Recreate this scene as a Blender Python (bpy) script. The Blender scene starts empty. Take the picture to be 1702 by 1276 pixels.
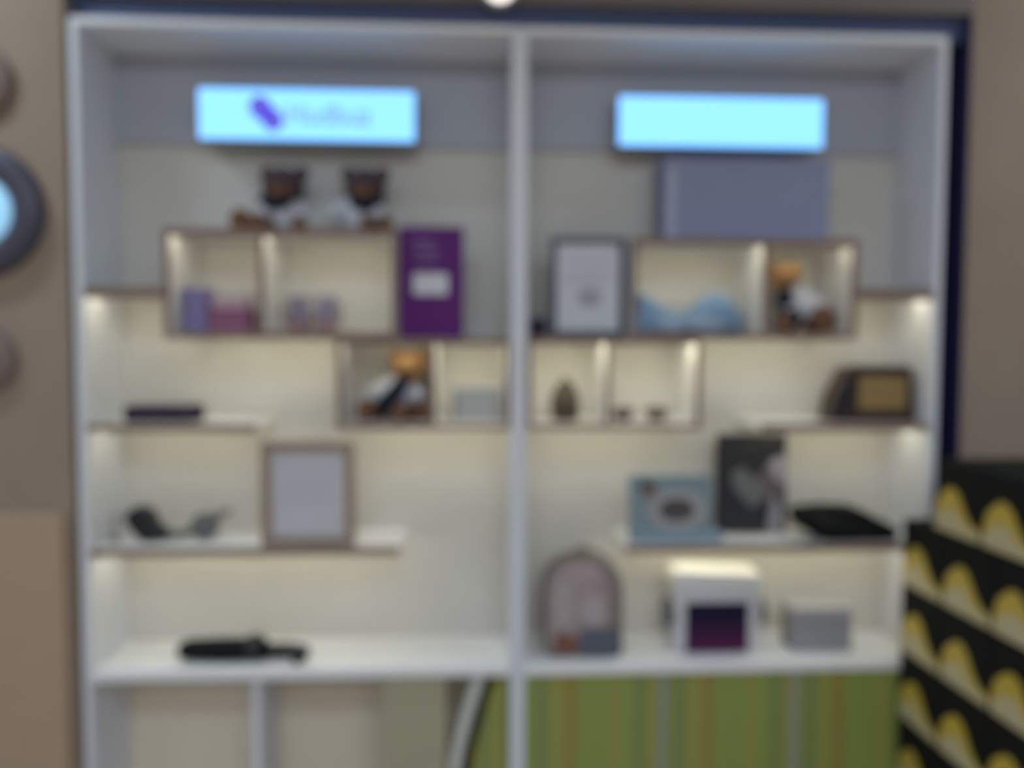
import bpy, bmesh, math, random
from mathutils import Vector, Matrix

random.seed(4)
C = bpy.context.scene.collection
PI = math.pi

# ------------------------------------------------------------------ materials
def mat(name, col, rough=.6, metal=0, emit=None, strength=1, noise=0, nscale=60, bump=0):
    m = bpy.data.materials.new(name); m.use_nodes = True
    nt = m.node_tree; b = nt.nodes['Principled BSDF']
    b.inputs['Roughness'].default_value = rough
    b.inputs['Metallic'].default_value = metal
    if rough >= .7: b.inputs['Specular IOR Level'].default_value = .2
    b.inputs['Base Color'].default_value = (*col, 1)
    if emit:
        b.inputs['Emission Color'].default_value = (*emit, 1)
        b.inputs['Emission Strength'].default_value = strength
    if noise or bump:
        tc = nt.nodes.new('ShaderNodeTexCoord'); n = nt.nodes.new('ShaderNodeTexNoise')
        n.inputs['Scale'].default_value = nscale
        nt.links.new(tc.outputs['Object'], n.inputs['Vector'])
        if noise:
            r = nt.nodes.new('ShaderNodeValToRGB')
            r.color_ramp.elements[0].color = (*[c * (1 - noise) for c in col], 1)
            r.color_ramp.elements[1].color = (*[min(1, c * (1 + noise)) for c in col], 1)
            r.color_ramp.elements[0].position = .3; r.color_ramp.elements[1].position = .7
            nt.links.new(n.outputs['Fac'], r.inputs['Fac'])
            nt.links.new(r.outputs['Color'], b.inputs['Base Color'])
        if bump:
            bp = nt.nodes.new('ShaderNodeBump'); bp.inputs['Strength'].default_value = bump
            bp.inputs['Distance'].default_value = .004
            nt.links.new(n.outputs['Fac'], bp.inputs['Height'])
            nt.links.new(bp.outputs['Normal'], b.inputs['Normal'])
    return m

def wood(name, c1, c2, rough=.5, scale=(2, 30, 30)):
    m = mat(name, c1, rough); nt = m.node_tree; b = nt.nodes['Principled BSDF']
    tc = nt.nodes.new('ShaderNodeTexCoord'); mp = nt.nodes.new('ShaderNodeMapping')
    mp.inputs['Scale'].default_value = scale
    n = nt.nodes.new('ShaderNodeTexNoise'); n.inputs['Scale'].default_value = 4; n.inputs['Detail'].default_value = 5
    r = nt.nodes.new('ShaderNodeValToRGB')
    r.color_ramp.elements[0].color = (*c1, 1); r.color_ramp.elements[1].color = (*c2, 1)
    r.color_ramp.elements[0].position = .35; r.color_ramp.elements[1].position = .65
    nt.links.new(tc.outputs['Object'], mp.inputs['Vector']); nt.links.new(mp.outputs['Vector'], n.inputs['Vector'])
    nt.links.new(n.outputs['Fac'], r.inputs['Fac']); nt.links.new(r.outputs['Color'], b.inputs['Base Color'])
    return m

def striped(name, stops, period, rough=.55):
    """vertical stripes printed on a panel, read along the panel's own x"""
    m = mat(name, stops[0][1], rough); nt = m.node_tree; b = nt.nodes['Principled BSDF']
    tc = nt.nodes.new('ShaderNodeTexCoord'); sx = nt.nodes.new('ShaderNodeSeparateXYZ')
    mu = nt.nodes.new('ShaderNodeMath'); mu.operation = 'MULTIPLY'; mu.inputs[1].default_value = 1 / period
    fr = nt.nodes.new('ShaderNodeMath'); fr.operation = 'FRACT'
    r = nt.nodes.new('ShaderNodeValToRGB'); r.color_ramp.interpolation = 'CONSTANT'
    els = r.color_ramp.elements
    while len(els) < len(stops): els.new(.5)
    for e, (p, c) in zip(els, stops): e.position = p; e.color = (*c, 1)
    nt.links.new(tc.outputs['Object'], sx.inputs[0]); nt.links.new(sx.outputs['X'], mu.inputs[0])
    nt.links.new(mu.outputs[0], fr.inputs[0]); nt.links.new(fr.outputs[0], r.inputs['Fac'])
    nt.links.new(r.outputs['Color'], b.inputs['Base Color'])
    return m

M = {}
M['paint'] = mat('wall paint', (.345, .265, .20), .8, noise=.05, nscale=6, bump=.05)
M['wainscot'] = wood('wainscot wood', (.465, .325, .21), (.49, .345, .225), .6)
M['soffit'] = mat('soffit paint', (.22, .19, .18), .8, noise=.04, nscale=5)
M['gap'] = mat('shadow gap', (.022, .020, .075), .7)
M['floor'] = mat('floor vinyl', (.52, .41, .30), .45, noise=.1, nscale=9)
M['ceil'] = mat('ceiling white', (.7, .7, .7), .9)
M['lam'] = mat('white laminate', (.72, .73, .755), .42, noise=.015, nscale=14)
M['toplam'] = mat('laminate lightened for sign glow', (.86, .87, .88), .5)  # laminate colour raised to strengthen the sign's glow on the top panel
M['stile'] = mat('grey stile', (.34, .34, .33), .5)
M['creamback'] = mat('cream board', (.80, .70, .54), .6, noise=.02, nscale=8)
M['back'] = mat('back board', (.645, .615, .55), .6, noise=.02, nscale=8)
M['header'] = mat('header board', (.45, .468, .525), .6, noise=.02, nscale=8)
M['counter'] = mat('counter laminate', (.87, .865, .845), .35)
M['edge'] = wood('oak edge', (.21, .135, .10), (.27, .18, .135), .5)
M['boxin'] = mat('box lining', (.76, .755, .74), .5)
M['led'] = mat('led strip', (.9, .9, .8), .5, emit=(1, .95, .72), strength=20)
M['sign_face'] = mat('lit sign face', (.06, .08, .09), .5, emit=(.335, .91, 1.8), strength=1.0)
M['sign_case'] = mat('sign case', (.30, .33, .40), .5)
M['sign_logo'] = mat('lit sign emblem', (.1, .08, .4), .5, emit=(.09, .07, .50), strength=1.0)
M['sign_text'] = mat('lit sign lettering', (.2, .3, .6), .5, emit=(.16, .33, .62), strength=1.0)
M['lamp_lens'] = mat('wall lamp lens', (.3, .5, .6), .3, emit=(.20, .42, .62), strength=1.1)
M['lamp_rim'] = mat('lamp rim', (.075, .07, .10), .4)
M['disc'] = mat('brown disc', (.22, .16, .135), .6)
M['spot'] = mat('spot lens', (.9, .85, .8), .4, emit=(1, .9, .82), strength=1.6)
M['steel'] = mat('brushed steel', (.45, .46, .48), .35, .8)
M['purple'] = mat('purple card', (.12, .022, .165), .7)
M['purple_text'] = mat('pale purple print', (.17, .10, .24), .5)
M['paper'] = mat('white paper', (.66, .67, .70), .55, noise=.015, nscale=25)
M['paper2'] = mat('certificate paper', (.60, .58, .60), .3, noise=.015, nscale=25)
M['ink'] = mat('grey ink', (.40, .40, .44), .6)
M['blackframe'] = mat('black frame', (.07, .075, .095), .4)
M['woodframe'] = wood('oak frame', (.30, .22, .155), (.37, .275, .20), .5)
M['carton'] = mat('grey carton', (.27, .29, .42), .7, noise=.02, nscale=12)
M['fur_brown'] = mat('dark brown plush', (.085, .055, .058), .95, noise=.25, nscale=160, bump=.6)
M['fur_tan'] = mat('tan plush', (.40, .22, .09), .95, noise=.2, nscale=160, bump=.6)
M['fur_leg'] = mat('brown plush', (.19, .095, .055), .95, noise=.25, nscale=160, bump=.6)
M['shirt'] = mat('white plush shirt', (.60, .61, .66), .9, noise=.06, nscale=120, bump=.3)
M['navy'] = mat('navy cloth', (.012, .018, .035), .8, noise=.2, nscale=90)
M['black'] = mat('black plastic', (.012, .012, .012), .4)
M['lav'] = mat('lavender carton', (.235, .20, .42), .6, noise=.04, nscale=40)
M['mauve'] = mat('mauve carton', (.25, .09, .165), .6, noise=.04, nscale=40)
M['pinkpale'] = mat('pale mauve carton', (.50, .36, .40), .6, noise=.04, nscale=40)
M['mug'] = mat('grey lavender glaze', (.21, .18, .26), .35)
M['mug_pink'] = mat('mauve glaze', (.30, .19, .205), .35)
M['plushblue'] = mat('light blue plush', (.22, .34, .50), .9, noise=.12, nscale=110, bump=.4)
M['plushwhite'] = mat('pale plush', (.28, .37, .48), .9, noise=.05, nscale=110, bump=.3)
M['silver'] = mat('silver tin', (.36, .37, .38), .38, .25)
M['silver_d'] = mat('grey card', (.26, .27, .28), .5)
M['jar'] = mat('olive brown glaze', (.075, .055, .028), .4, noise=.3, nscale=50)
M['dish'] = mat('brown dish', (.15, .11, .09), .5)
M['darkwood'] = wood('dark walnut', (.028, .014, .011), (.05, .026, .018), .35)
M['gold'] = mat('brushed gold', (.36, .235, .085), .5, .35, noise=.06, nscale=25)
M['pouch'] = mat('dark purple fabric', (.035, .022, .045), .75, noise=.2, nscale=120)
M['zip'] = mat('zip', (.12, .09, .13), .4, .3)
M['grey_arm'] = mat('grey plastic', (.13, .135, .13), .5)
M['grey_light'] = mat('light grey plastic', (.33, .33, .32), .5)
M['teal'] = mat('light teal card', (.225, .30, .315), .6, noise=.03, nscale=30)
M['teal_l'] = mat('pale blue ledge', (.25, .34, .40), .6)
M['oval'] = mat('pale grey print', (.40, .38, .36), .6)
M['oval_d'] = mat('dark brown print', (.085, .07, .068), .6)
M['rust'] = mat('rust print', (.26, .15, .12), .6)
M['poster'] = mat('black poster', (.022, .022, .024), .45)
M['poster_g'] = mat('grey print', (.16, .16, .16), .5)
M['poster_l'] = mat('light grey print', (.33, .32, .335), .5)
M['poster_m'] = mat('mauve grey print', (.14, .105, .11), .5)
M['blackfab'] = mat('black fabric', (.009, .009, .008), .85, noise=.3, nscale=140, bump=.2)
M['bag_shell'] = mat('slate shell', (.25, .21, .185), .7, noise=.1, nscale=90)
M['bag_front'] = mat('pink grey fabric', (.40, .32, .31), .8, noise=.1, nscale=28)
M['bag_light'] = mat('pale pink fabric', (.45, .385, .375), .8, noise=.06, nscale=40)
M['bag_rust'] = mat('rust fabric', (.23, .10, .07), .8, noise=.1, nscale=60)
M['bag_blue'] = mat('blue grey fabric', (.125, .13, .155), .8, noise=.08, nscale=60)
M['whiteplastic'] = mat('white plastic', (.66, .65, .66), .35)
M['cream'] = mat('cream plastic', (.82, .80, .75), .4)
M['knob'] = mat('grey knob', (.14, .13, .145), .45)
M['greybox'] = mat('grey box', (.32, .31, .32), .55)
M['greybox_l'] = mat('light grey lid', (.42, .41, .43), .5)
M['boxblack'] = mat('black carton', (.007, .007, .007), .85)
M['white_edge'] = mat('white edging', (.62, .64, .56), .5)
G1, G2, G3, G4 = (.262, .325, .072), (.315, .315, .07), (.215, .265, .08), (.315, .245, .05)
M['green'] = striped('green stripes', [(0, G1), (.17, G2), (.30, G1), (.42, G3), (.55, G2), (.72, G4), (.84, G1)], .235)
M['greenboard'] = striped('green stripes leaning', [(0, G2), (.35, G1), (.6, G2), (.8, G3)], .09)
M['olive_shade'] = mat('painted olive edge shade', (.045, .040, .015), .7)

# screen: dark navy upper, plum lower
def screen():
    m = mat('screen picture', (.004, .004, .008), .75); nt = m.node_tree; b = nt.nodes['Principled BSDF']
    tc = nt.nodes.new('ShaderNodeTexCoord'); sx = nt.nodes.new('ShaderNodeSeparateXYZ')
    r = nt.nodes.new('ShaderNodeValToRGB')
    mr = nt.nodes.new('ShaderNodeMapRange')
    mr.inputs['From Min'].default_value = -.065; mr.inputs['From Max'].default_value = .065
    e = r.color_ramp.elements
    e[0].position = .12; e[0].color = (.070, .010, .055, 1)
    e[1].position = .75; e[1].color = (.004, .003, .022, 1)
    nt.links.new(tc.outputs['Object'], sx.inputs[0]); nt.links.new(sx.outputs['Z'], mr.inputs['Value'])
    nt.links.new(mr.outputs[0], r.inputs['Fac'])
    nt.links.new(r.outputs['Color'], b.inputs['Emission Color']); b.inputs['Emission Strength'].default_value = .5
    return m
M['screen'] = screen()

# ------------------------------------------------------------------ mesh builder
class MB:
    def __init__(self): self.bm = bmesh.new()
    def _add(self, bm2, mtx=None):
        me = bpy.data.meshes.new('t'); bm2.to_mesh(me); bm2.free()
        if mtx is not None: me.transform(mtx)
        self.bm.from_mesh(me); bpy.data.meshes.remove(me); return self
    def box(self, x0, x1, y0, y1, z0, z1, bev=0, seg=2):
        b = bmesh.new(); bmesh.ops.create_cube(b, size=1)
        for v in b.verts:
            v.co = Vector(((x0 + x1) / 2 + v.co.x * (x1 - x0), (y0 + y1) / 2 + v.co.y * (y1 - y0), (z0 + z1) / 2 + v.co.z * (z1 - z0)))
        if bev: bmesh.ops.bevel(b, geom=list(b.edges), offset=bev, segments=seg, affect='EDGES', profile=.5)
        return self._add(b)
    def ball(self, c, r, seg=20):
        r = (r, r, r) if not hasattr(r, '__len__') else r
        b = bmesh.new(); bmesh.ops.create_uvsphere(b, u_segments=seg, v_segments=max(8, seg * 2 // 3), radius=1)
        return self._add(b, Matrix.Translation(c) @ Matrix.Diagonal((*r, 1)))
    def lathe(self, prof, c=(0, 0, 0), axis='Z', seg=32, cap=True):
        b = bmesh.new(); rings = []
        for r, z in prof:
            rings.append([b.verts.new((max(r, 1e-5) * math.cos(2 * PI * i / seg), max(r, 1e-5) * math.sin(2 * PI * i / seg), z)) for i in range(seg)])
        for a, d in zip(rings, rings[1:]):
            for i in range(seg): b.faces.new((a[i], a[(i + 1) % seg], d[(i + 1) % seg], d[i]))
        if cap: b.faces.new(rings[0][::-1]); b.faces.new(rings[-1])
        rot = {'Z': Matrix.Identity(4), 'Y': Matrix.Rotation(PI / 2, 4, 'X'), 'X': Matrix.Rotation(PI / 2, 4, 'Y')}[axis]
        return self._add(b, Matrix.Translation(c) @ rot)
    def tube(self, pts, r, seg=12):
        pts = [Vector(p) for p in pts]; rs = r if hasattr(r, '__len__') else [r] * len(pts)
        b = bmesh.new(); rings = []
        for i, p in enumerate(pts):
            t = (pts[min(i + 1, len(pts) - 1)] - pts[max(i - 1, 0)]).normalized()
            up = Vector((0, 1, 0)) if abs(t.y) < .9 else Vector((1, 0, 0))
            u = t.cross(up).normalized(); w = t.cross(u)
            rings.append([b.verts.new(p + (u * math.cos(2 * PI * k / seg) + w * math.sin(2 * PI * k / seg)) * rs[i]) for k in range(seg)])
        for a, d in zip(rings, rings[1:]):
            for k in range(seg): b.faces.new((a[k], a[(k + 1) % seg], d[(k + 1) % seg], d[k]))
        b.faces.new(rings[0][::-1]); b.faces.new(rings[-1])
        bmesh.ops.recalc_face_normals(b, faces=list(b.faces))
        return self._add(b)
    def prism(self, poly, y0, y1, bev=0, seg=2):
        """outline in x, z pushed from y0 to y1"""
        b = bmesh.new()
        f = b.faces.new([b.verts.new((x, y0, z)) for x, z in poly])
        e = bmesh.ops.extrude_face_region(b, geom=[f])
        for v in [g for g in e['geom'] if isinstance(g, bmesh.types.BMVert)]: v.co.y = y1
        bmesh.ops.recalc_face_normals(b, faces=list(b.faces))
        if bev: bmesh.ops.bevel(b, geom=list(b.edges), offset=bev, segments=seg, affect='EDGES', profile=.5)
        return self._add(b)
    def frame(self, x0, x1, z0, z1, y0, y1, w, bev=.001):
        self.box(x0, x1, y0, y1, z1 - w, z1, bev); self.box(x0, x1, y0, y1, z0, z0 + w, bev)
        self.box(x0, x0 + w, y0, y1, z0 + w, z1 - w, bev); return self.box(x1 - w, x1, y0, y1, z0 + w, z1 - w, bev)
    def build(self, name, m, parent=None, smooth=False, center=True):
        me = bpy.data.meshes.new(name); bmesh.ops.recalc_face_normals(self.bm, faces=list(self.bm.faces))
        xs = [v.co for v in self.bm.verts]
        lo = Vector([min(c[i] for c in xs) for i in range(3)]); hi = Vector([max(c[i] for c in xs) for i in range(3)])
        c = (lo + hi) / 2 if center else Vector((0, 0, 0))
        if smooth:
            for f in self.bm.faces: f.smooth = True
        self.bm.to_mesh(me); self.bm.free(); me.transform(Matrix.Translation(-c)); me.materials.append(M[m])
        o = bpy.data.objects.new(name, me); C.objects.link(o)
        if parent is not None:
            o.parent = parent; off = Vector((0, 0, 0)); p = parent
            while p is not None: off += p.location; p = p.parent
            o.location = c - off                      # parents stand unturned while they are being built
        else: o.location = c
        return o

def tag(o, label, cat, group=None):
    o['label'] = label; o['category'] = cat; o['kind'] = 'thing'
    if group: o['group'] = group
    return o
def thing(name, label, cat, loc=(0, 0, 0), group=None):
    o = bpy.data.objects.new(name, None); C.objects.link(o); o.location = loc; o.empty_display_size = .05
    return tag(o, label, cat, group)
def struct(o): o['kind'] = 'structure'; return o
def ellipse(cx, cz, rx, rz, n=28, a0=0, a1=2 * PI):
    full = abs(a1 - a0 - 2 * PI) < 1e-6; k = n if full else n - 1
    return [(cx + rx * math.cos(a0 + (a1 - a0) * i / k), cz + rz * math.sin(a0 + (a1 - a0) * i / k)) for i in range(n)]

# ------------------------------------------------------------------ setting
TOP = 2.247
b = MB()                                              # wall the shelving is let into, opening left round it
b.box(-2.6, -1.012, .0, .5, 0, 2.75); b.box(1.064, 2.6, .02, .5, 0, 2.75)
struct(b.build('wall_back', 'paint'))
b = MB(); b.box(-1.012, 1.064, .01, .5, 2.304, 2.75)
struct(b.build('trim_1', 'soffit'))
b = MB(); b.box(-1.012, 1.064, .44, .5, 0, 2.304); b.box(-1.012, -1.003, .06, .44, 0, 2.304)
b.box(1.057, 1.064, .012, .44, 0, 2.304); struct(b.build('trim_2', 'gap'))
M['navytrim'] = mat('navy trim', (.07, .10, .215), .6)
b = MB(); b.box(-1.012, 1.064, .035, .06, 2.2475, 2.304); struct(b.build('trim_4', 'navytrim'))
b = MB(); b.box(-2.6, -1.03, -.018, 0, .1, 1.141, .003)
struct(b.build('trim_3', 'wainscot'))
b = MB(); b.box(-2.6, 2.6, -4, .5, -.05, 0)
struct(b.build('floor', 'floor'))
b = MB(); b.box(-2.6, 2.6, -4, .5, 2.75, 2.8)
struct(b.build('ceiling', 'ceil'))

# round lamp and discs on the wall left of the shelving
t = thing('wall_lamp', 'round glowing blue-white wall lamp with a thick dark rim, cut by the picture edge', 'lamp', (-1.203, 0, 1.817))
b = MB(); b.lathe([(.147, 0), (.147, .014), (.135, .03), (.095, .03), (.078, .012), (.078, 0)], (-1.203, 0, 1.817), 'Y', 48); b.build('rim', 'lamp_rim', t, True)
b = MB(); b.lathe([(.077, 0), (.077, .012), (.06, .02), (.0, .024)], (-1.203, 0, 1.817), 'Y', 40); b.build('lens', 'lamp_lens', t, True)
for z, r, lab in ((2.10, .082, 'small brown wooden disc on the wall above the round lamp'), (1.487, .074, 'small brown wooden disc on the wall below the round lamp')):
    b = MB(); b.lathe([(r, 0), (r, .012), (r - .006, .018), (0.0, .018)], (-1.20, 0, z), 'Y', 36)
    tag(b.build('wall_disc', 'disc', None, True), lab, 'wall decoration')
t = thing('spot_lamp', 'small round lit spot lamp on the wall above the middle of the shelving', 'lamp', (-.047, .01, 2.330))
b = MB(); b.lathe([(.045, 0), (.045, .02), (.036, .022), (.036, 0)], (-.047, .01, 2.330), 'Y', 28); b.build('rim', 'steel', t, True)
b = MB(); b.lathe([(.035, 0), (.035, .016), (0, .018)], (-.047, .01, 2.330), 'Y', 28); b.build('lens', 'spot', t, True)

# ------------------------------------------------------------------ the two shelving units
SH = .018; BK = .185
def shelf(root, x0, x1, z, name='shelf', lip=0, ys=.074, wid=.006, strip=True):
    """board with an oak front edge and a light strip let in under it; z is its upper face"""
    b = MB(); b.box(x0, x1, .014, BK, z - .016, z, .0008); s = b.build(name, 'counter', root)
    b = MB(); b.box(x0, x1, .004, .014, z - .0165 - lip, z + .001, .001); b.build('edge_band', 'edge', s)
    if strip:
        b = MB(); b.box(x0 + .016, x1 - .012, ys, ys + wid, z - .0185, z - .0161); b.build('light_strip', 'led', s)
    return s
def unit(x0, x1, label):
    root = thing('shelving_unit', label, 'shelving', ((x0 + x1) / 2, .1, 0))
    for a in (x0, x1 - SH):
        b = MB(); b.box(a, a + SH, 0, .21, 0, TOP, .001); b.build('side_panel', 'lam', root)
    b = MB(); b.box(x0 + SH, x1 - SH, .0, .21, TOP - .016, TOP, .001); b.build('top_panel', 'toplam', root)
    b = MB(); b.box(x0 + SH, x1 - SH, BK, .203, .748, TOP - .016); b.build('back_panel', 'back', root)
    b = MB(); b.box(x0 + SH, x1 - SH, BK, .203, .06, .748); b.build('lower_back_panel', 'creamback', root)
    b = MB(); b.box(x0 + SH, x1 - SH, BK - .012, BK, 2.018, TOP - .016, .0008); b.build('header_panel', 'header', root)
    b = MB(); b.box(x0 + SH, x1 - SH, -.004, BK, .747, .772, .002); b.build('counter_top', 'counter', root)
    b = MB(); b.box(x0 + SH, x1 - SH, .02, BK, 0, .08, .001); b.build('plinth', 'lam', root)
    return root
UL = unit(-1.0, 0.0, 'left white shelving unit, with a lit sign bearing an emblem and open cream compartments below')
UR = unit(0.0, 1.0, 'right white shelving unit, with a plain lit sign and green striped doors below')
shelf(UL, -.982, -.806, 1.652, lip=.007, ys=.045, wid=.0085); shelf(UL, -.982, -.605, 1.341, wid=.0042); shelf(UL, -.982, -.276, 1.052)
shelf(UR, .801, .982, 1.660, lip=.008, ys=.045, wid=.0085); shelf(UR, .577, .982, 1.341); shelf(UR, .256, .982, 1.051)
# open compartments under the left counter
b = MB(); b.box(-.621, -.603, .012, BK, .08, .747, .001); b.build('divider', 'lam', UL)
M['olive_door'] = mat('olive beige laminate', (.42, .385, .25), .5, noise=.02, nscale=12)
b = MB(); b.box(-.318, -.170, .012, .030, .082, .745, .001); b.build('door', 'olive_door', UL)
# green striped doors under the right counter
for xa, xb in ((.019, .340), (.357, .663), (.679, .981)):
    b = MB(); b.box(xa, xb, .004, .022, .085, .744, .002); d = b.build('door', 'green', UR)
    b = MB(); b.box(xb - .05, xb - .038, -.012, .004, .30, .42, .003); b.build('handle', 'steel', d)
for x in (.3485, .671):
    b = MB(); b.box(x - .0075, x + .0075, .008, .05, .08, .747); b.build('stile', 'stile', UR)

# leaning green board with a white slanted edge, in the left unit's last compartment
t = thing('striped_board', 'green striped board with a white slanting edge leaning at the foot of the centre post', 'board', (-.09, .05, .0))
def slant(z): return -.158 + .066 * max(0, (z - .5) / .25) ** 1.3 - (.5 - z) * .02 * (z < .5)
zs = [.08 + (.735 - .08) * i / 14 for i in range(15)]
b = MB(); b.prism([(-.021, .08), (-.021, .735)] + [(slant(z) + .05, z) for z in zs[::-1]], .03, .075, .002); b.build('panel', 'greenboard', t)
b = MB(); b.prism([(slant(z) + .05, z) for z in zs] + [(slant(z) + .022, z) for z in zs[::-1]], .035, .075, 0); b.build('painted_edge_shade', 'olive_shade', t)  # flat strip coloured dark as the shade of an edge curving away
b = MB(); b.prism([(slant(z) + .022, z) for z in zs] + [(slant(z) - .006, z) for z in zs[::-1]], .026, .078, .002); b.build('white_edge', 'white_edge', t)

# lit signs
def sign(x0, x1, label):
    t = thing('lightbox_sign', label, 'sign', ((x0 + x1) / 2, BK - .012, 2.008))
    b = MB(); b.box(x0, x1, .094, BK - .012, 2.008, 2.128, .004); b.build('case', 'sign_case', t)
    b = MB(); b.box(x0 + .002, x1 - .002, .085, .094, 2.010, 2.126, .003); b.build('face', 'sign_face', t)
    return t
t = sign(-.754, -.245, 'glowing pale cyan sign with a violet emblem and lettering, on the left unit')
b = MB()
for (cx, cz, rx, rz, an) in ((-.606, 2.081, .026, .030, .6), (-.581, 2.055, .025, .029, .6)):
    pts = [(cx + math.cos(an) * x - math.sin(an) * z, cz + math.sin(an) * x + math.cos(an) * z) for x, z in ellipse(0, 0, rx, rz)]
    b.prism(pts, .0822, .0849)
b.build('emblem', 'sign_logo', t)
fc = bpy.data.curves.new('lettering', 'FONT'); fc.body = 'Hudbuz'; fc.size = .066; fc.extrude = .001; fc.offset = .0012; fc.space_character = .97
tmp = bpy.data.objects.new('lettering_curve', fc); C.objects.link(tmp)
me = bpy.data.meshes.new_from_object(tmp); bpy.data.objects.remove(tmp); bpy.data.curves.remove(fc)
me.materials.clear(); me.materials.append(M['sign_text'])
o = bpy.data.objects.new('lettering', me); C.objects.link(o); o.parent = t
o.rotation_euler = (PI / 2, 0, 0); o.location = Vector((-.551, .0835, 2.045)) - t.location
sign(.243, .748, 'glowing pale cyan sign without lettering, on the right unit')

# ------------------------------------------------------------------ box shelves
def box_shelf(x0, x1, z0, z1, parts, label, strips, lips, ys=.030):
    """open box with oak front edges and pale lining; parts = x of the uprights between cells"""
    t = thing('box_shelf', label, 'shelf', ((x0 + x1) / 2, .1, z0)); w = .012; yf, yb = .016, BK
    def board(nm, a, b_, c, d, lip=0):
        m = MB(); m.box(a, b_, yf, yb, c, d, .0006); s = m.build(nm, 'boxin', t)
        m = MB(); m.box(a, b_, .004, yf, c - lip, d, .0012); m.build('edge_band', 'edge', s); return s
    tp = board('top_board', x0, x1, z1 - w, z1, lips[0]); bt = board('bottom_board', x0, x1, z0, z0 + w, lips[1])
    board('side_board', x0, x0 + w, z0 + w, z1 - w); board('side_board', x1 - w, x1, z0 + w, z1 - w)
    for p in parts: board('upright', p - w / 2, p + w / 2, z0 + w, z1 - w)
    xs = [x0 + w] + [q for p in parts for q in (p - w / 2, p + w / 2)] + [x1 - w]
    for i in range(0, len(xs), 2):
        if strips[i // 2]:
            m = MB(); m.box(xs[i] + .01, xs[i + 1] - .01, ys, ys + .006 * strips[i // 2], z1 - w - .0025, z1 - w - .0001); m.build('light_strip', 'led', tp)
    m = MB(); m.box(x0 + .01, x1 - .01, .074, .080, z0 - .0025, z0 - .0001); m.build('light_strip', 'led', bt)
    return t
box_shelf(-.806, -.280, 1.541, 1.787, [-.588], 'upper box shelf of the left unit, holding cartons and mugs, two plush toys on top', [.9, .85], [.006, .004])
box_shelf(-.420, -.019, 1.329, 1.5405, [-.199], 'lower box shelf of the left unit, with the tan plush toy and silver tin', [.4, 2.7], [.003, 0])
box_shelf(.019, .430, 1.329, 1.5445, [.210], 'lower box shelf of the right unit, holding the brown jar and two small dishes', [2.8, 2.4], [.003, 0])
box_shelf(.263, .800, 1.545, 1.777, [.580], 'upper box shelf of the right unit, holding the light blue plush and tan plush toy', [1.0, .5], [.006, .004])

# ------------------------------------------------------------------ plush toys
def plush(label, x, y, z, head, hr, torso, tr, legs, sash, sr, head_mat, legmat='fur_leg'):
    t = thing('plush_toy', label, 'plush toy', (x, y, z), 'seated plush toys')
    P = lambda a, d=0: (x + a[0], y + d, z + a[1])
    b = MB(); b.ball(P(head, -.005), (hr, hr * .92, hr * .95)); h = b.build('head', head_mat, t, True)
    for s in (-1, 1):
        b = MB(); b.ball((x + head[0] + s * hr * .82, y + .004, z + head[1] + hr * .68), (hr * .36, hr * .22, hr * .36), 14); b.build('ear', head_mat, h, True)
    b = MB(); b.ball(P((head[0], head[1] - hr * .28), -hr * .80), (hr * .45, hr * .34, hr * .34), 14); mz = b.build('muzzle', legmat, h, True)
    b = MB(); b.ball(P((head[0], head[1] - hr * .12), -hr * 1.12), (hr * .14, hr * .10, hr * .10), 10); b.build('nose', 'black', h, True)
    for s in (-1, 1):
        b = MB(); b.ball((x + head[0] + s * hr * .38, y - hr * .80 - .005, z + head[1] + hr * .2), hr * .10, 10); b.build('eye', 'black', h, True)
    b = MB(); b.ball(P(torso), (tr[0], tr[1], tr[2])); b.ball(P(((torso[0] + head[0]) / 2, (torso[1] + head[1]) / 2)), (tr[0] * .72, tr[1] * .7, tr[2] * .6))
    for s in (-1, 1):
        b.tube([P((torso[0] + s * tr[0] * .55, torso[1] + tr[2] * .5)), P((torso[0] + s * tr[0] * 1.05, torso[1] + tr[2] * .05), -.018), P((torso[0] + s * tr[0] * 1.15, torso[1] - tr[2] * .35), -.034)], [.015, .016, .014])
    b.build('shirt', 'shirt', t, True)
    for (lx, lz, r, fy) in legs:
        b = MB(); b.tube([P((torso[0] + (lx - torso[0]) * .45, r * 1.0)), P((lx, r * 1.0), -fy * .6), P((lx, r * 1.0), -fy)], [r * .9, r, r], 14)
        b.ball(P((lx, r * 1.22), -fy), (r * 1.05, r * .8, r * 1.22), 14); b.build('leg', legmat, t, True)
    b = MB(); pts = []
    for (sx, sz) in sash:
        u = max(0, 1 - ((sx - torso[0]) / (tr[0] * 1.15)) ** 2 - ((sz - torso[1]) / (tr[2] * 1.3)) ** 2)
        pts.append(P((sx, sz), -tr[1] * math.sqrt(u) - sr * .55))
    b.tube(pts, [sr * .75] + [sr] * (len(pts) - 2) + [sr * .85], 14); b.build('sash', 'navy', t, True)
    return t
plush('tan headed plush toy with dark sash, in a box shelf left of the centre post', -.292, .10, 1.3415, (.030, .128), .043, (.002, .068), (.047, .034, .045),
      [(-.070, .022, .022, .03), (.012, .020, .020, .045), (.062, .024, .022, .025)], [(.022, .10), (.005, .075), (-.02, .045), (-.038, .022)], .0195, 'fur_tan')
plush('tan headed plush toy with dark sash, in the box shelf with the blue plush', .694, .10, 1.5575, (-.030, .138), .036, (.014, .066), (.038, .034, .040),
      [(-.040, .022, .020, .03), (.052, .02, .028, .035)], [(-.036, .105), (-.034, .078), (-.024, .045), (-.006, .024)], .022, 'fur_tan')
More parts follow.
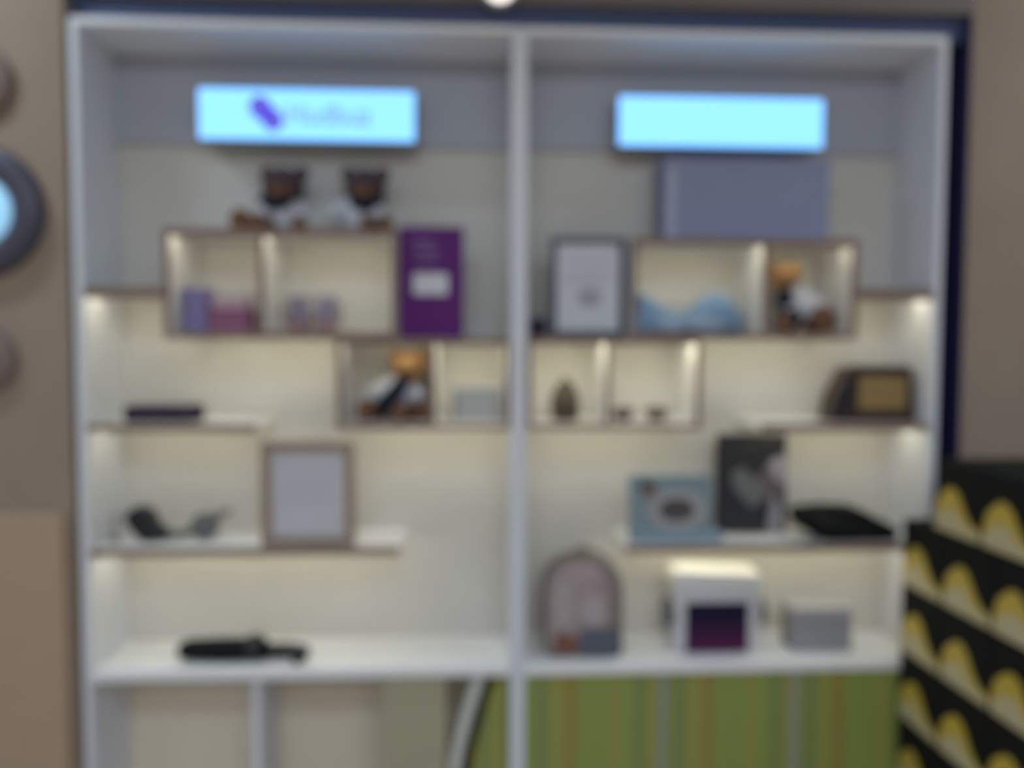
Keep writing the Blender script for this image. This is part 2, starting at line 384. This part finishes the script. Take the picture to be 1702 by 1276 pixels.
plush('brown headed plush toy on top of a box shelf, farther from the purple card', -.562, .10, 1.7875, (.004, .112), .050, (.006, .052), (.040, .033, .046),
      [(-.095, .02, .024, .02), (-.045, .02, .018, .05), (.05, .016, .016, .045)], [(-.050, .086), (-.040, .074), (-.020, .066), (.004, .066), (.026, .074)], .013, 'fur_brown')
plush('brown headed plush toy on top of a box shelf, next to the purple card', -.378, .10, 1.7875, (.012, .112), .050, (-.004, .055), (.045, .033, .047),
      [(.02, .018, .016, .045), (.065, .016, .018, .03)], [(-.016, .076), (.004, .068), (.024, .066), (.040, .074), (.050, .084)], .014, 'fur_brown')

# ------------------------------------------------------------------ things on the upper rows
def leaning(root, ang): root.rotation_euler = (ang, 0, 0)

t = thing('display_card', 'deep purple upright card with a white label, standing on the lower left box shelf', 'card', (-.204, .045, 1.5415))
b = MB(); b.box(-.279, -.129, .037, .050, 1.5415, 1.550, .002); b.build('base', 'purple', t)
b = MB(); b.box(-.279, -.129, .038, .046, 1.550, 1.800, .002); p = b.build('board', 'purple', t)
b = MB(); b.box(-.246, -.165, .0365, .038, 1.642, 1.692, .0006); b.build('label', 'paper', p)
b = MB()
for z, xa, xb in ((1.765, -.245, -.20), (1.745, -.245, -.185), (1.722, -.24, -.19)): b.box(xa, xb, .0372, .038, z - .005, z + .005)
b.build('printing', 'purple_text', p)

t = thing('document_frame', 'black framed white document with grey emblem, beside the centre post on the right', 'picture frame', (.167, .06, 1.5455))
b = MB(); b.frame(.078, .258, 1.5455, 1.782, .052, .068, .015); b.build('frame', 'blackframe', t)
b = MB(); b.box(.092, .244, .058, .064, 1.5595, 1.768); p = b.build('document', 'paper', t)
b = MB(); b.prism(ellipse(.172, 1.640, .030, .024), .0572, .058); b.build('emblem', 'ink', p)
b = MB()
for k, z in enumerate((1.735, 1.722, 1.700, 1.688, 1.676)): b.box(.108, .226 - .02 * (k % 2), .0574, .058, z - .0015, z + .0015)
b.build('text_lines', 'ink', p)
b = MB(); b.box(.155, .180, .068, .072, 1.56, 1.70); b.box(.155, .18, .068, .12, 1.5455, 1.549); b.build('stand', 'blackframe', t)
b = MB(); b.box(.030, .070, .06, .10, 1.5455, 1.585, .004); b.box(.034, .066, .064, .096, 1.585, 1.590, .002)
tag(b.build('small_box', 'pouch'), 'tiny dark purple box between centre post and black framed document', 'box')

t = thing('carton', 'large grey carton on the upper right box shelf, under the plain lit sign', 'box', (.555, .11, 1.7775))
b = MB(); b.box(.352, .748, .05, .172, 1.7775, 1.958, .003); b.build('body', 'carton', t)
b = MB(); b.box(.350, .750, .048, .174, 1.950, 1.972, .003); b.build('lid', 'carton', t)
M['carton_lit_side'] = mat('carton side painted lit', (.40, .42, .54), .7)  # paler colour on the front stands in for the carton's lit left side
b = MB(); b.box(.3515, .376, .0485, .05, 1.779, 1.949); b.build('painted_lit_side', 'carton_lit_side', t)

t = thing('gift_box', 'upright lavender box at the left end of the upper left box shelf', 'box', (-.755, .08, 1.5535))
b = MB(); b.box(-.782, -.728, .06, .11, 1.5535, 1.640, .002); b.build('body', 'lav', t)
b = MB(); b.box(-.784, -.726, .058, .112, 1.636, 1.655, .002); b.build('lid', 'lav', t)
t = thing('gift_box', 'flat dark mauve box beside the upright lavender box', 'box', (-.675, .08, 1.5535))
b = MB(); b.box(-.722, -.632, .05, .12, 1.5535, 1.595, .002); b.build('body', 'mauve', t)
b = MB(); b.box(-.724, -.630, .048, .122, 1.590, 1.608, .002); b.build('lid', 'mauve', t)
t = thing('gift_box', 'small pale pink box lying on top of the dark mauve box', 'box', (-.675, .08, 1.6085))
b = MB(); b.box(-.716, -.638, .055, .115, 1.6085, 1.628, .002); b.build('body', 'pinkpale', t)
b = MB(); b.box(-.718, -.636, .053, .117, 1.624, 1.638, .002); b.build('lid', 'pinkpale', t)

def mug(x, lab, side):
    t = thing('mug', lab, 'mug', (x, .08, 1.5535), 'mugs on the upper left box shelf')
    b = MB(); b.lathe([(.021, 0), (.0235, .004), (.0245, .03), (.0245, .086), (.0225, .086), (.0225, .006), (0, .006)], (x, .08, 1.5535), 'Z', 28); b.build('cup', 'mug', t, True)
    b = MB(); b.lathe([(.0249, .004), (.0251, .03), (.0249, .031), (.0246, .004)], (x, .08, 1.5535), 'Z', 28, False); b.build('band', 'mug_pink', t, True)
    b = MB(); b.tube([(x + side * .024, .08, 1.622), (x + side * .036, .075, 1.618), (x + side * .038, .074, 1.60), (x + side * .034, .075, 1.582), (x + side * .024, .08, 1.576)], .0035); b.build('handle', 'mug', t, True)
mug(-.520, 'grey lavender mug next to the upright in the upper left box shelf', -1)
mug(-.458, 'grey lavender mug next to the other mug, on the purple card side', 1)

t = thing('plush_whale', 'light blue plush whale in the upper right box shelf', 'plush toy', (.43, .1, 1.5575))
b = MB()
xs = [.285, .305, .33, .36, .39, .42, .45, .48, .51, .535, .552]
hs = [.052, .085, .085, .062, .05, .055, .08, .10, .098, .07, .03]
rings = []
bm = b.bm
for x, h in zip(xs, hs):
    w = .016 + .032 * min(1, max(0, (x - .30) / .16)) * (1 if x < .54 else .6)
    rings.append([bm.verts.new((x, .1 + w * math.cos(2 * PI * k / 20), 1.5575 + h / 2 + h / 2 * math.sin(2 * PI * k / 20))) for k in range(20)])
for a, d in zip(rings, rings[1:]):
    for k in range(20): bm.faces.new((a[k], a[(k + 1) % 20], d[(k + 1) % 20], d[k]))
bm.faces.new(rings[0]); bm.faces.new(rings[-1])
bd = b.build('body', 'plushblue', t, True)
b = MB(); b.ball((.455, .058, 1.578), (.055, .012, .018)); b.ball((.375, .073, 1.575), (.045, .016, .016)); b.build('belly', 'plushwhite', t, True)
b = MB(); b.ball((.296, .085, 1.640), (.012, .035, .014)); b.ball((.318, .115, 1.636), (.016, .028, .012)); b.build('tail_fin', 'plushblue', t, True)
b = MB(); b.ball((.515, .060, 1.612), .004); b.build('eye', 'black', t, True)

# ------------------------------------------------------------------ middle row
t = thing('tin', 'silver grey oblong tin in the lower left box shelf beside the centre post', 'tin', (-.09, .09, 1.3415))
b = MB(); b.box(-.156, -.036, .075, .115, 1.3415, 1.405, .004); bd = b.build('body', 'silver', t)
b = MB(); b.box(-.158, -.034, .073, .117, 1.405, 1.424, .004); b.build('lid', 'silver', t)
for xa in (-.156, -.050):
    b = MB(); b.box(xa, xa + .014, .0735, .075, 1.345, 1.404); b.build('band', 'silver_d', bd)

t = thing('jar', 'dark olive brown lidded jar in the lower right box shelf', 'jar', (.119, .09, 1.3415))
b = MB(); b.lathe([(.026, 0), (.033, .006), (.035, .035), (.033, .062), (.025, .074), (.023, .080)], (.119, .09, 1.3415), 'Z', 28); b.build('body', 'jar', t, True)
b = MB(); b.lathe([(.024, .080), (.024, .086), (.014, .096), (.006, .100), (.007, .106), (0, .108)], (.119, .09, 1.3415), 'Z', 28); b.build('lid', 'jar', t, True)
def dish(x, r, lab):
    t = thing('dish', lab, 'dish', (x, .09, 1.3415), 'small dishes in the lower right box shelf')
    b = MB(); b.lathe([(r * .6, 0), (r * .75, .006), (r, .026), (r, .030), (r * .9, .030), (r * .7, .012), (0, .010)], (x, .09, 1.3415), 'Z', 28); b.build('bowl', 'dish', t, True)
    b = MB(); b.lathe([(r * .55, .010), (r * .55, .030), (r * .45, .034), (0, .035)], (x, .09, 1.3415), 'Z', 20); b.build('candle', 'dish', t, True)
dish(.262, .028, 'small brown dish nearest the upright in the lower right box shelf')
dish(.345, .029, 'small brown dish farther from the upright in the lower right box shelf')

t = thing('award_plaque', 'dark walnut slope-sided plaque with a gold plate, on the right-hand shelf', 'plaque', (.885, .09, 1.3415))
b = MB(); b.prism([(.766, 1.3415), (.976, 1.3415), (.966, 1.470), (.954, 1.478), (.822, 1.478), (.806, 1.470), (.773, 1.400)], .05, .12, .004); bd = b.build('body', 'darkwood', t)
b = MB(); b.box(.832, .952, .046, .0505, 1.372, 1.452, .002); b.build('plate', 'gold', t)
b = MB(); b.prism([(.769, 1.352), (.801, 1.352), (.824, 1.462), (.810, 1.462), (.780, 1.40)], .0475, .0505); b.build('side_cheek', 'black', t)
b = MB(); b.box(.764, .978, .044, .126, 1.3415, 1.349, .002); b.build('base', 'darkwood', t)

t = thing('zip_case', 'dark purple oblong zip case on the left end shelf', 'case', (-.842, .085, 1.3415))
b = MB(); b.box(-.925, -.757, .05, .12, 1.3415, 1.380, .010, 3); b.build('body', 'pouch', t, True)
b = MB(); b.box(-.922, -.760, .0485, .0505, 1.360, 1.363); z_ = b.build('zip', 'zip', t)
b = MB(); b.box(-.772, -.768, .0465, .0485, 1.350, 1.361); b.build('zip_pull', 'zip', z_)

# ------------------------------------------------------------------ third row
t = thing('gadget', 'small dark gadget with grey arms lying on the left shelf', 'gadget', (-.83, .08, 1.0525))
b = MB(); b.prism([(-.932, 1.104), (-.922, 1.132), (-.897, 1.140), (-.870, 1.126), (-.858, 1.094), (-.838, 1.080), (-.836, 1.060), (-.888, 1.0530), (-.908, 1.070)], .062, .10, .006, 3); b.build('body', 'black', t, True)
b = MB(); b.tube([(-.855, .085, 1.068), (-.82, .085, 1.066), (-.78, .085, 1.076), (-.755, .085, 1.090)], .0105); a_ = b.build('arm', 'grey_arm', t, True)
b = MB(); b.lathe([(.028, -.016), (.032, -.008), (.032, .008), (.026, .016)], (-.752, .088, 1.0866), 'Y', 24); b.build('hub', 'grey_arm', t, True)
b = MB(); b.tube([(-.738, .088, 1.100), (-.715, .088, 1.116), (-.690, .088, 1.122)], [.010, .009, .006]); b.build('arm', 'grey_arm', t, True)
b = MB(); b.tube([(-.905, .082, 1.112), (-.940, .082, 1.116), (-.965, .08, 1.110)], [.008, .007, .005]); b.build('arm', 'grey_light', t, True)
b = MB(); b.lathe([(.010, 0), (.010, .012)], (-.96, .08, 1.0525)); b.tube([(-.96, .08, 1.06), (-.962, .08, 1.108)], .003); b.build('foot', 'grey_light', t, True)

t = thing('certificate_frame', 'oak framed white certificate leaning on the left unit\'s third shelf', 'picture frame', (-.492, .03, 1.0525))
b = MB(); b.frame(-.600, -.384, 1.0525, 1.298, .022, .040, .022); b.build('frame', 'woodframe', t)
b = MB(); b.box(-.579, -.405, .030, .036, 1.0735, 1.277); p = b.build('certificate', 'paper2', t)
b = MB()
for k, z in enumerate((1.235, 1.215, 1.20, 1.185, 1.17, 1.155)): b.box(-.555 + .012 * (k % 2), -.43 - .012 * (k % 2), .0295, .03, z - .0012, z + .0012)
b.build('text_lines', 'ink', p)
b = MB(); b.prism([(-.508, 1.0525), (-.476, 1.0525), (-.484, 1.20), (-.50, 1.20)], .040, .046); b.box(-.502, -.482, .046, .12, 1.0525, 1.058); b.build('stand', 'woodframe', t)

t = thing('picture_card', 'light teal picture card with a dark oval motif on a pale blue ledge', 'picture', (.375, .05, 1.0515))
b = MB(); b.box(.272, .474, .044, .060, 1.0515, 1.213, .003); p = b.build('board', 'teal', t)
b = MB(); b.box(.285, .497, .030, .062, 1.0515, 1.078, .004); b.build('ledge', 'teal_l', t)
b = MB(); b.prism(ellipse(.388, 1.128, .070, .050), .0425, .044); b.build('pale_oval', 'oval', p)
b = MB(); b.prism(ellipse(.386, 1.130, .044, .028), .041, .0425); b.build('dark_oval', 'oval_d', p)
b = MB(); b.prism(ellipse(.314, 1.186, .020, .014), .042, .044); b.build('dark_mark', 'oval_d', p)
b = MB(); b.prism(ellipse(.322, 1.168, .017, .013), .0415, .042); b.build('rust_mark', 'rust', p)

t = thing('poster_board', 'black and grey print standing behind the teal card and black bag', 'picture', (.585, .12, 1.0515))
b = MB(); b.box(.507, .687, .118, .128, 1.0515, 1.304, .002); p = b.build('board', 'poster', t)
b = MB(); b.prism([(.545, 1.205), (.575, 1.222), (.60, 1.195), (.625, 1.185), (.64, 1.15), (.60, 1.115), (.575, 1.14), (.55, 1.17)], .1168, .118); b.build('grey_shape', 'poster_g', p)
b = MB(); b.prism([(.64, 1.235), (.684, 1.255), (.684, 1.175), (.655, 1.19)], .1168, .118); b.prism([(.638, 1.055), (.678, 1.055), (.672, 1.12), (.655, 1.15), (.645, 1.12)], .1168, .118); b.build('light_shape', 'poster_l', p)
b = MB(); b.prism([(.61, 1.20), (.645, 1.235), (.655, 1.19), (.684, 1.175), (.672, 1.13), (.645, 1.125), (.625, 1.165)], .1172, .118); b.build('mauve_shape', 'poster_m', p)

t = thing('folded_bag', 'black folded fabric bag at the right end of the third shelf', 'bag', (.80, .06, 1.0515))
b = MB(); b.prism([(.690, 1.098), (.682, 1.118), (.70, 1.128), (.76, 1.133), (.835, 1.131), (.870, 1.112), (.910, 1.094), (.932, 1.076), (.926, 1.053), (.88, 1.0515), (.752, 1.0515), (.70, 1.078)], .025, .105, .008, 3); bd = b.build('body', 'blackfab', t, True)
b = MB(); b.tube([(.72, .023, 1.112), (.76, .020, 1.098), (.81, .020, 1.085), (.86, .022, 1.078)], .004); b.build('strap', 'black', t, True)

# ------------------------------------------------------------------ counter row
Z = .7725
t = thing('umbrella', 'black folded umbrella lying on the left counter', 'umbrella', (-.65, .05, Z))
b = MB(); n = 14
b.tube([(-.802, .05, Z + .027), (-.785, .05, Z + .027), (-.70, .05, Z + .027), (-.635, .05, Z + .027), (-.60, .05, Z + .027)], [.014, .0235, .0265, .0265, .0255], 18); b.build('canopy', 'blackfab', t, True)
b = MB(); b.lathe([(.029, -.012), (.031, -.004), (.031, .010), (.028, .016)], (-.628, .05, Z + .0315), 'X', 24); b.build('strap', 'black', t, True)
b = MB(); b.tube([(-.602, .05, Z + .022), (-.55, .05, Z + .022), (-.52, .047, Z + .020), (-.502, .042, Z + .017)], [.017, .018, .0175, .0168], 16)
b.tube([(-.524, .046, Z + .018), (-.512, .026, Z + .016), (-.520, .012, Z + .0145)], [.016, .015, .0125], 14); b.build('handle', 'black', t, True)

t = thing('backpack', 'small rounded backpack with a pink grey front, on the right counter by the centre post', 'backpack', (.162, .08, Z))
def bagpoly(x0, x1, z0, z1, r, rb):
    return ellipse(x1 - rb, z0 + rb, rb, rb, 6, -PI / 2, 0) + ellipse(x1 - r, z1 - r, r, r, 10, 0, PI / 2) + ellipse(x0 + r, z1 - r, r, r, 10, PI / 2, PI) + ellipse(x0 + rb, z0 + rb, rb, rb, 6, PI, 1.5 * PI)
b = MB(); b.prism(bagpoly(.068, .258, Z, Z + .238, .075, .02), .045, .125, .008, 3); bd = b.build('shell', 'bag_shell', t, True)
b = MB(); b.prism(bagpoly(.074, .226, Z + .012, Z + .228, .065, .016), .036, .046, .003, 2); fr = b.build('front_panel', 'bag_front', t, True)
b = MB(); b.prism(ellipse(.183, Z + .115, .032, .040), .033, .036); b.prism(ellipse(.112, Z + .13, .026, .06), .0335, .036); b.build('pale_patch', 'bag_light', fr)
b = MB(); b.prism([(.090, Z + .012), (.140, Z + .010), (.150, Z + .03), (.14, Z + .055), (.092, Z + .06)], .030, .036, .002); b.build('rust_patch', 'bag_rust', fr)
b = MB(); b.prism(bagpoly(.150, .254, Z + .006, Z + .070, .022, .012), .028, .046, .003); b.build('pocket', 'bag_blue', t, True)
b = MB(); b.tube([(.145, .085, Z + .235), (.147, .085, Z + .250), (.162, .085, Z + .256), (.177, .085, Z + .250), (.18, .085, Z + .235)], .005); b.build('top_loop', 'bag_shell', t, True)

t = thing('desktop_device', 'white desktop device with a navy and plum screen and grey side knobs', 'device', (.49, .08, Z))
b = MB(); b.box(.390, .600, .050, .135, Z, Z + .165, .010, 3); bd = b.build('body', 'whiteplastic', t, True)
b = MB(); b.prism([(.383, Z + .165), (.600, Z + .158), (.600, Z + .196), (.390, Z + .206)], .045, .14, .006, 3); b.build('top_cover', 'cream', t, True)
b = MB(); b.box(.402, .575, .044, .051, Z + .003, Z + .140, .003); bz = b.build('bezel', 'whiteplastic', t)
b = MB(); b.box(.413, .567, .041, .0445, Z + .006, Z + .128, .001); b.build('screen', 'screen', bz)
for x, s in ((.390, -1), (.600, 1)):
    b = MB(); b.lathe([(.012, 0), (.034, .004), (.036, .012), (.030, .020), (0, .022)], (x, .088, Z + .092), 'X', 26)
    o = b.build('knob', 'knob', t, True)
    if s < 0: o.rotation_euler = (0, 0, PI); o.location.x -= .022 + .0
t = thing('small_carton', 'small grey box with a paler lid, at the right end of the right counter', 'box', (.757, .08, Z))
b = MB(); b.box(.682, .830, .050, .12, Z, Z + .086, .002); b.build('body', 'greybox', t)
b = MB(); b.box(.680, .832, .048, .122, Z + .086, Z + .108, .002); b.build('lid', 'greybox_l', t)

# ------------------------------------------------------------------ stack of printed cartons in front of the right unit
def carton_print():
    m = mat('printed yellow', (.40, .28, .05), .5); nt = m.node_tree; bs = nt.nodes['Principled BSDF']
    return m
M['print_y'] = mat('yellow print', (.50, .365, .05), .5, noise=.04, nscale=40)
M['print_c'] = mat('cream print', (.48, .43, .27), .5, noise=.04, nscale=40)
BL, BH, BW, XF = .156, .16, .25, .917
rows = ['top', 'second', 'third', 'fourth', 'fifth', 'sixth', 'seventh', 'bottom']
cols = ['nearest the shelving', 'second from the shelving', 'third from the shelving', 'farthest from the shelving']
proto = None
def make_carton():
    t = thing('carton', '', 'box', (0, 0, 0), 'stack of black and yellow cartons')
    b = MB(); b.box(0, BW, -BL + .002, -.002, .0005, BH - .0015, .003); b.build('body', 'boxblack', t)
    pr = MB(); cy = -BL / 2
    def face(poly, x0, x1):                           # outline in y, z on the face turned to -x
        b_ = bmesh.new(); f = b_.faces.new([b_.verts.new((x0, y, z)) for y, z in poly])
        e = bmesh.ops.extrude_face_region(b_, geom=[f])
        for v in [g for g in e['geom'] if isinstance(g, bmesh.types.BMVert)]: v.co.x = x1
        bmesh.ops.recalc_face_normals(b_, faces=list(b_.faces)); return b_
    y0, y1 = -BL + .005, -.005
    poly = [(y0, .006), (y1, .006), (y1, .045), (y1 - .010, .076), (-.046, .102), (-.064, .105), (-.084, .092), (-.104, .058), (-.124, .038), (y0, .030)]
    pr._add(face(poly, -.0012, 0)); pr.build('yellow_print', 'print_y', t)
    pr = MB(); poly = [(y0, .008), (y1, .008), (y1, .028), (-.05, .060), (-.075, .056), (-.10, .034), (y0, .022)]
    pr._add(face(poly, -.0022, -.0012)); pr.build('cream_print', 'print_c', t)
    return t
proto = make_carton(); kids = list(proto.children); first = True
for r in range(8):
    for k in range(3):
        if first: o = proto; first = False
        else:
            o = proto.copy(); C.objects.link(o)
            for ch in kids:
                c = ch.copy(); C.objects.link(c); c.parent = o
        z = (7 - r) * BH; y = -.010 - k * BL
        if r == 0: y -= .118; 
        if r == 0 and k == 2: y = -.010 - 2 * BL - .118
        o.location = (XF, y, z)
        o['label'] = 'black and yellow carton in the %s row of the stack, %s' % (rows[r], cols[k])

# ------------------------------------------------------------------ light
def area(name, loc, rot, sx, sy, power, col):
    l = bpy.data.lights.new(name, 'AREA'); l.shape = 'RECTANGLE'; l.size = sx; l.size_y = sy; l.energy = power; l.color = col
    o = bpy.data.objects.new(name, l); C.objects.link(o); o.location = loc; o.rotation_euler = rot; return o
area('ceiling_light_front', (0, -2.2, 2.72), (0, 0, 0), 2.0, .5, 24, (.78, .92, 1.12))
area('ceiling_light_rear', (0, -3.4, 2.72), (0, 0, 0), 3.0, .6, 26, (.88, .94, 1.0))
area('wall_washer_left', (-1.55, -.42, 2.72), (0, 0, 0), .5, .10, 8.0, (.74, .93, 1.1))
area('wall_washer_right', (1.75, -.42, 2.72), (0, 0, 0), .5, .10, 5.5, (.74, .93, 1.1))
w = bpy.data.worlds.new('room light'); bpy.context.scene.world = w; w.use_nodes = True
nt = w.node_tree; bg = nt.nodes['Background']
tc = nt.nodes.new('ShaderNodeTexCoord'); sx = nt.nodes.new('ShaderNodeSeparateXYZ'); rp = nt.nodes.new('ShaderNodeValToRGB')
mr = nt.nodes.new('ShaderNodeMapRange'); mr.inputs['From Min'].default_value = -.4; mr.inputs['From Max'].default_value = .4
rp.color_ramp.elements[0].color = (1.0, .80, .54, 1); rp.color_ramp.elements[1].color = (.56, .82, 1.26, 1)
nt.links.new(tc.outputs['Generated'], sx.inputs[0]); nt.links.new(sx.outputs['Z'], mr.inputs['Value'])
nt.links.new(mr.outputs[0], rp.inputs['Fac']); nt.links.new(rp.outputs['Color'], bg.inputs['Color'])
bg.inputs['Strength'].default_value = .35

# ------------------------------------------------------------------ camera
DOF = True
cam = bpy.data.cameras.new('camera'); co = bpy.data.objects.new('camera', cam); C.objects.link(co)
cam.sensor_width = 36; cam.lens = 1230 / 1702 * 36; cam.clip_start = .02
R3 = Matrix(((.99902011, -.00167711, -.04422687), (-.04410311, .04598257, -.9979682), (.00370736, .99894083, .04586355)))
co.matrix_world = Matrix.Translation((-.0913, -1.7114, 1.5137)) @ R3.to_4x4()
if DOF:                                               # the photograph was taken with the lens focused far too near
    cam.dof.use_dof = True; cam.dof.focus_distance = .25; cam.dof.aperture_fstop = 4.0
sc = bpy.context.scene; sc.camera = co
sc.view_settings.view_transform = 'Standard'; sc.view_settings.look = 'None'
sc.view_settings.exposure = 0; sc.view_settings.gamma = 1; sc.view_settings.use_curve_mapping = False
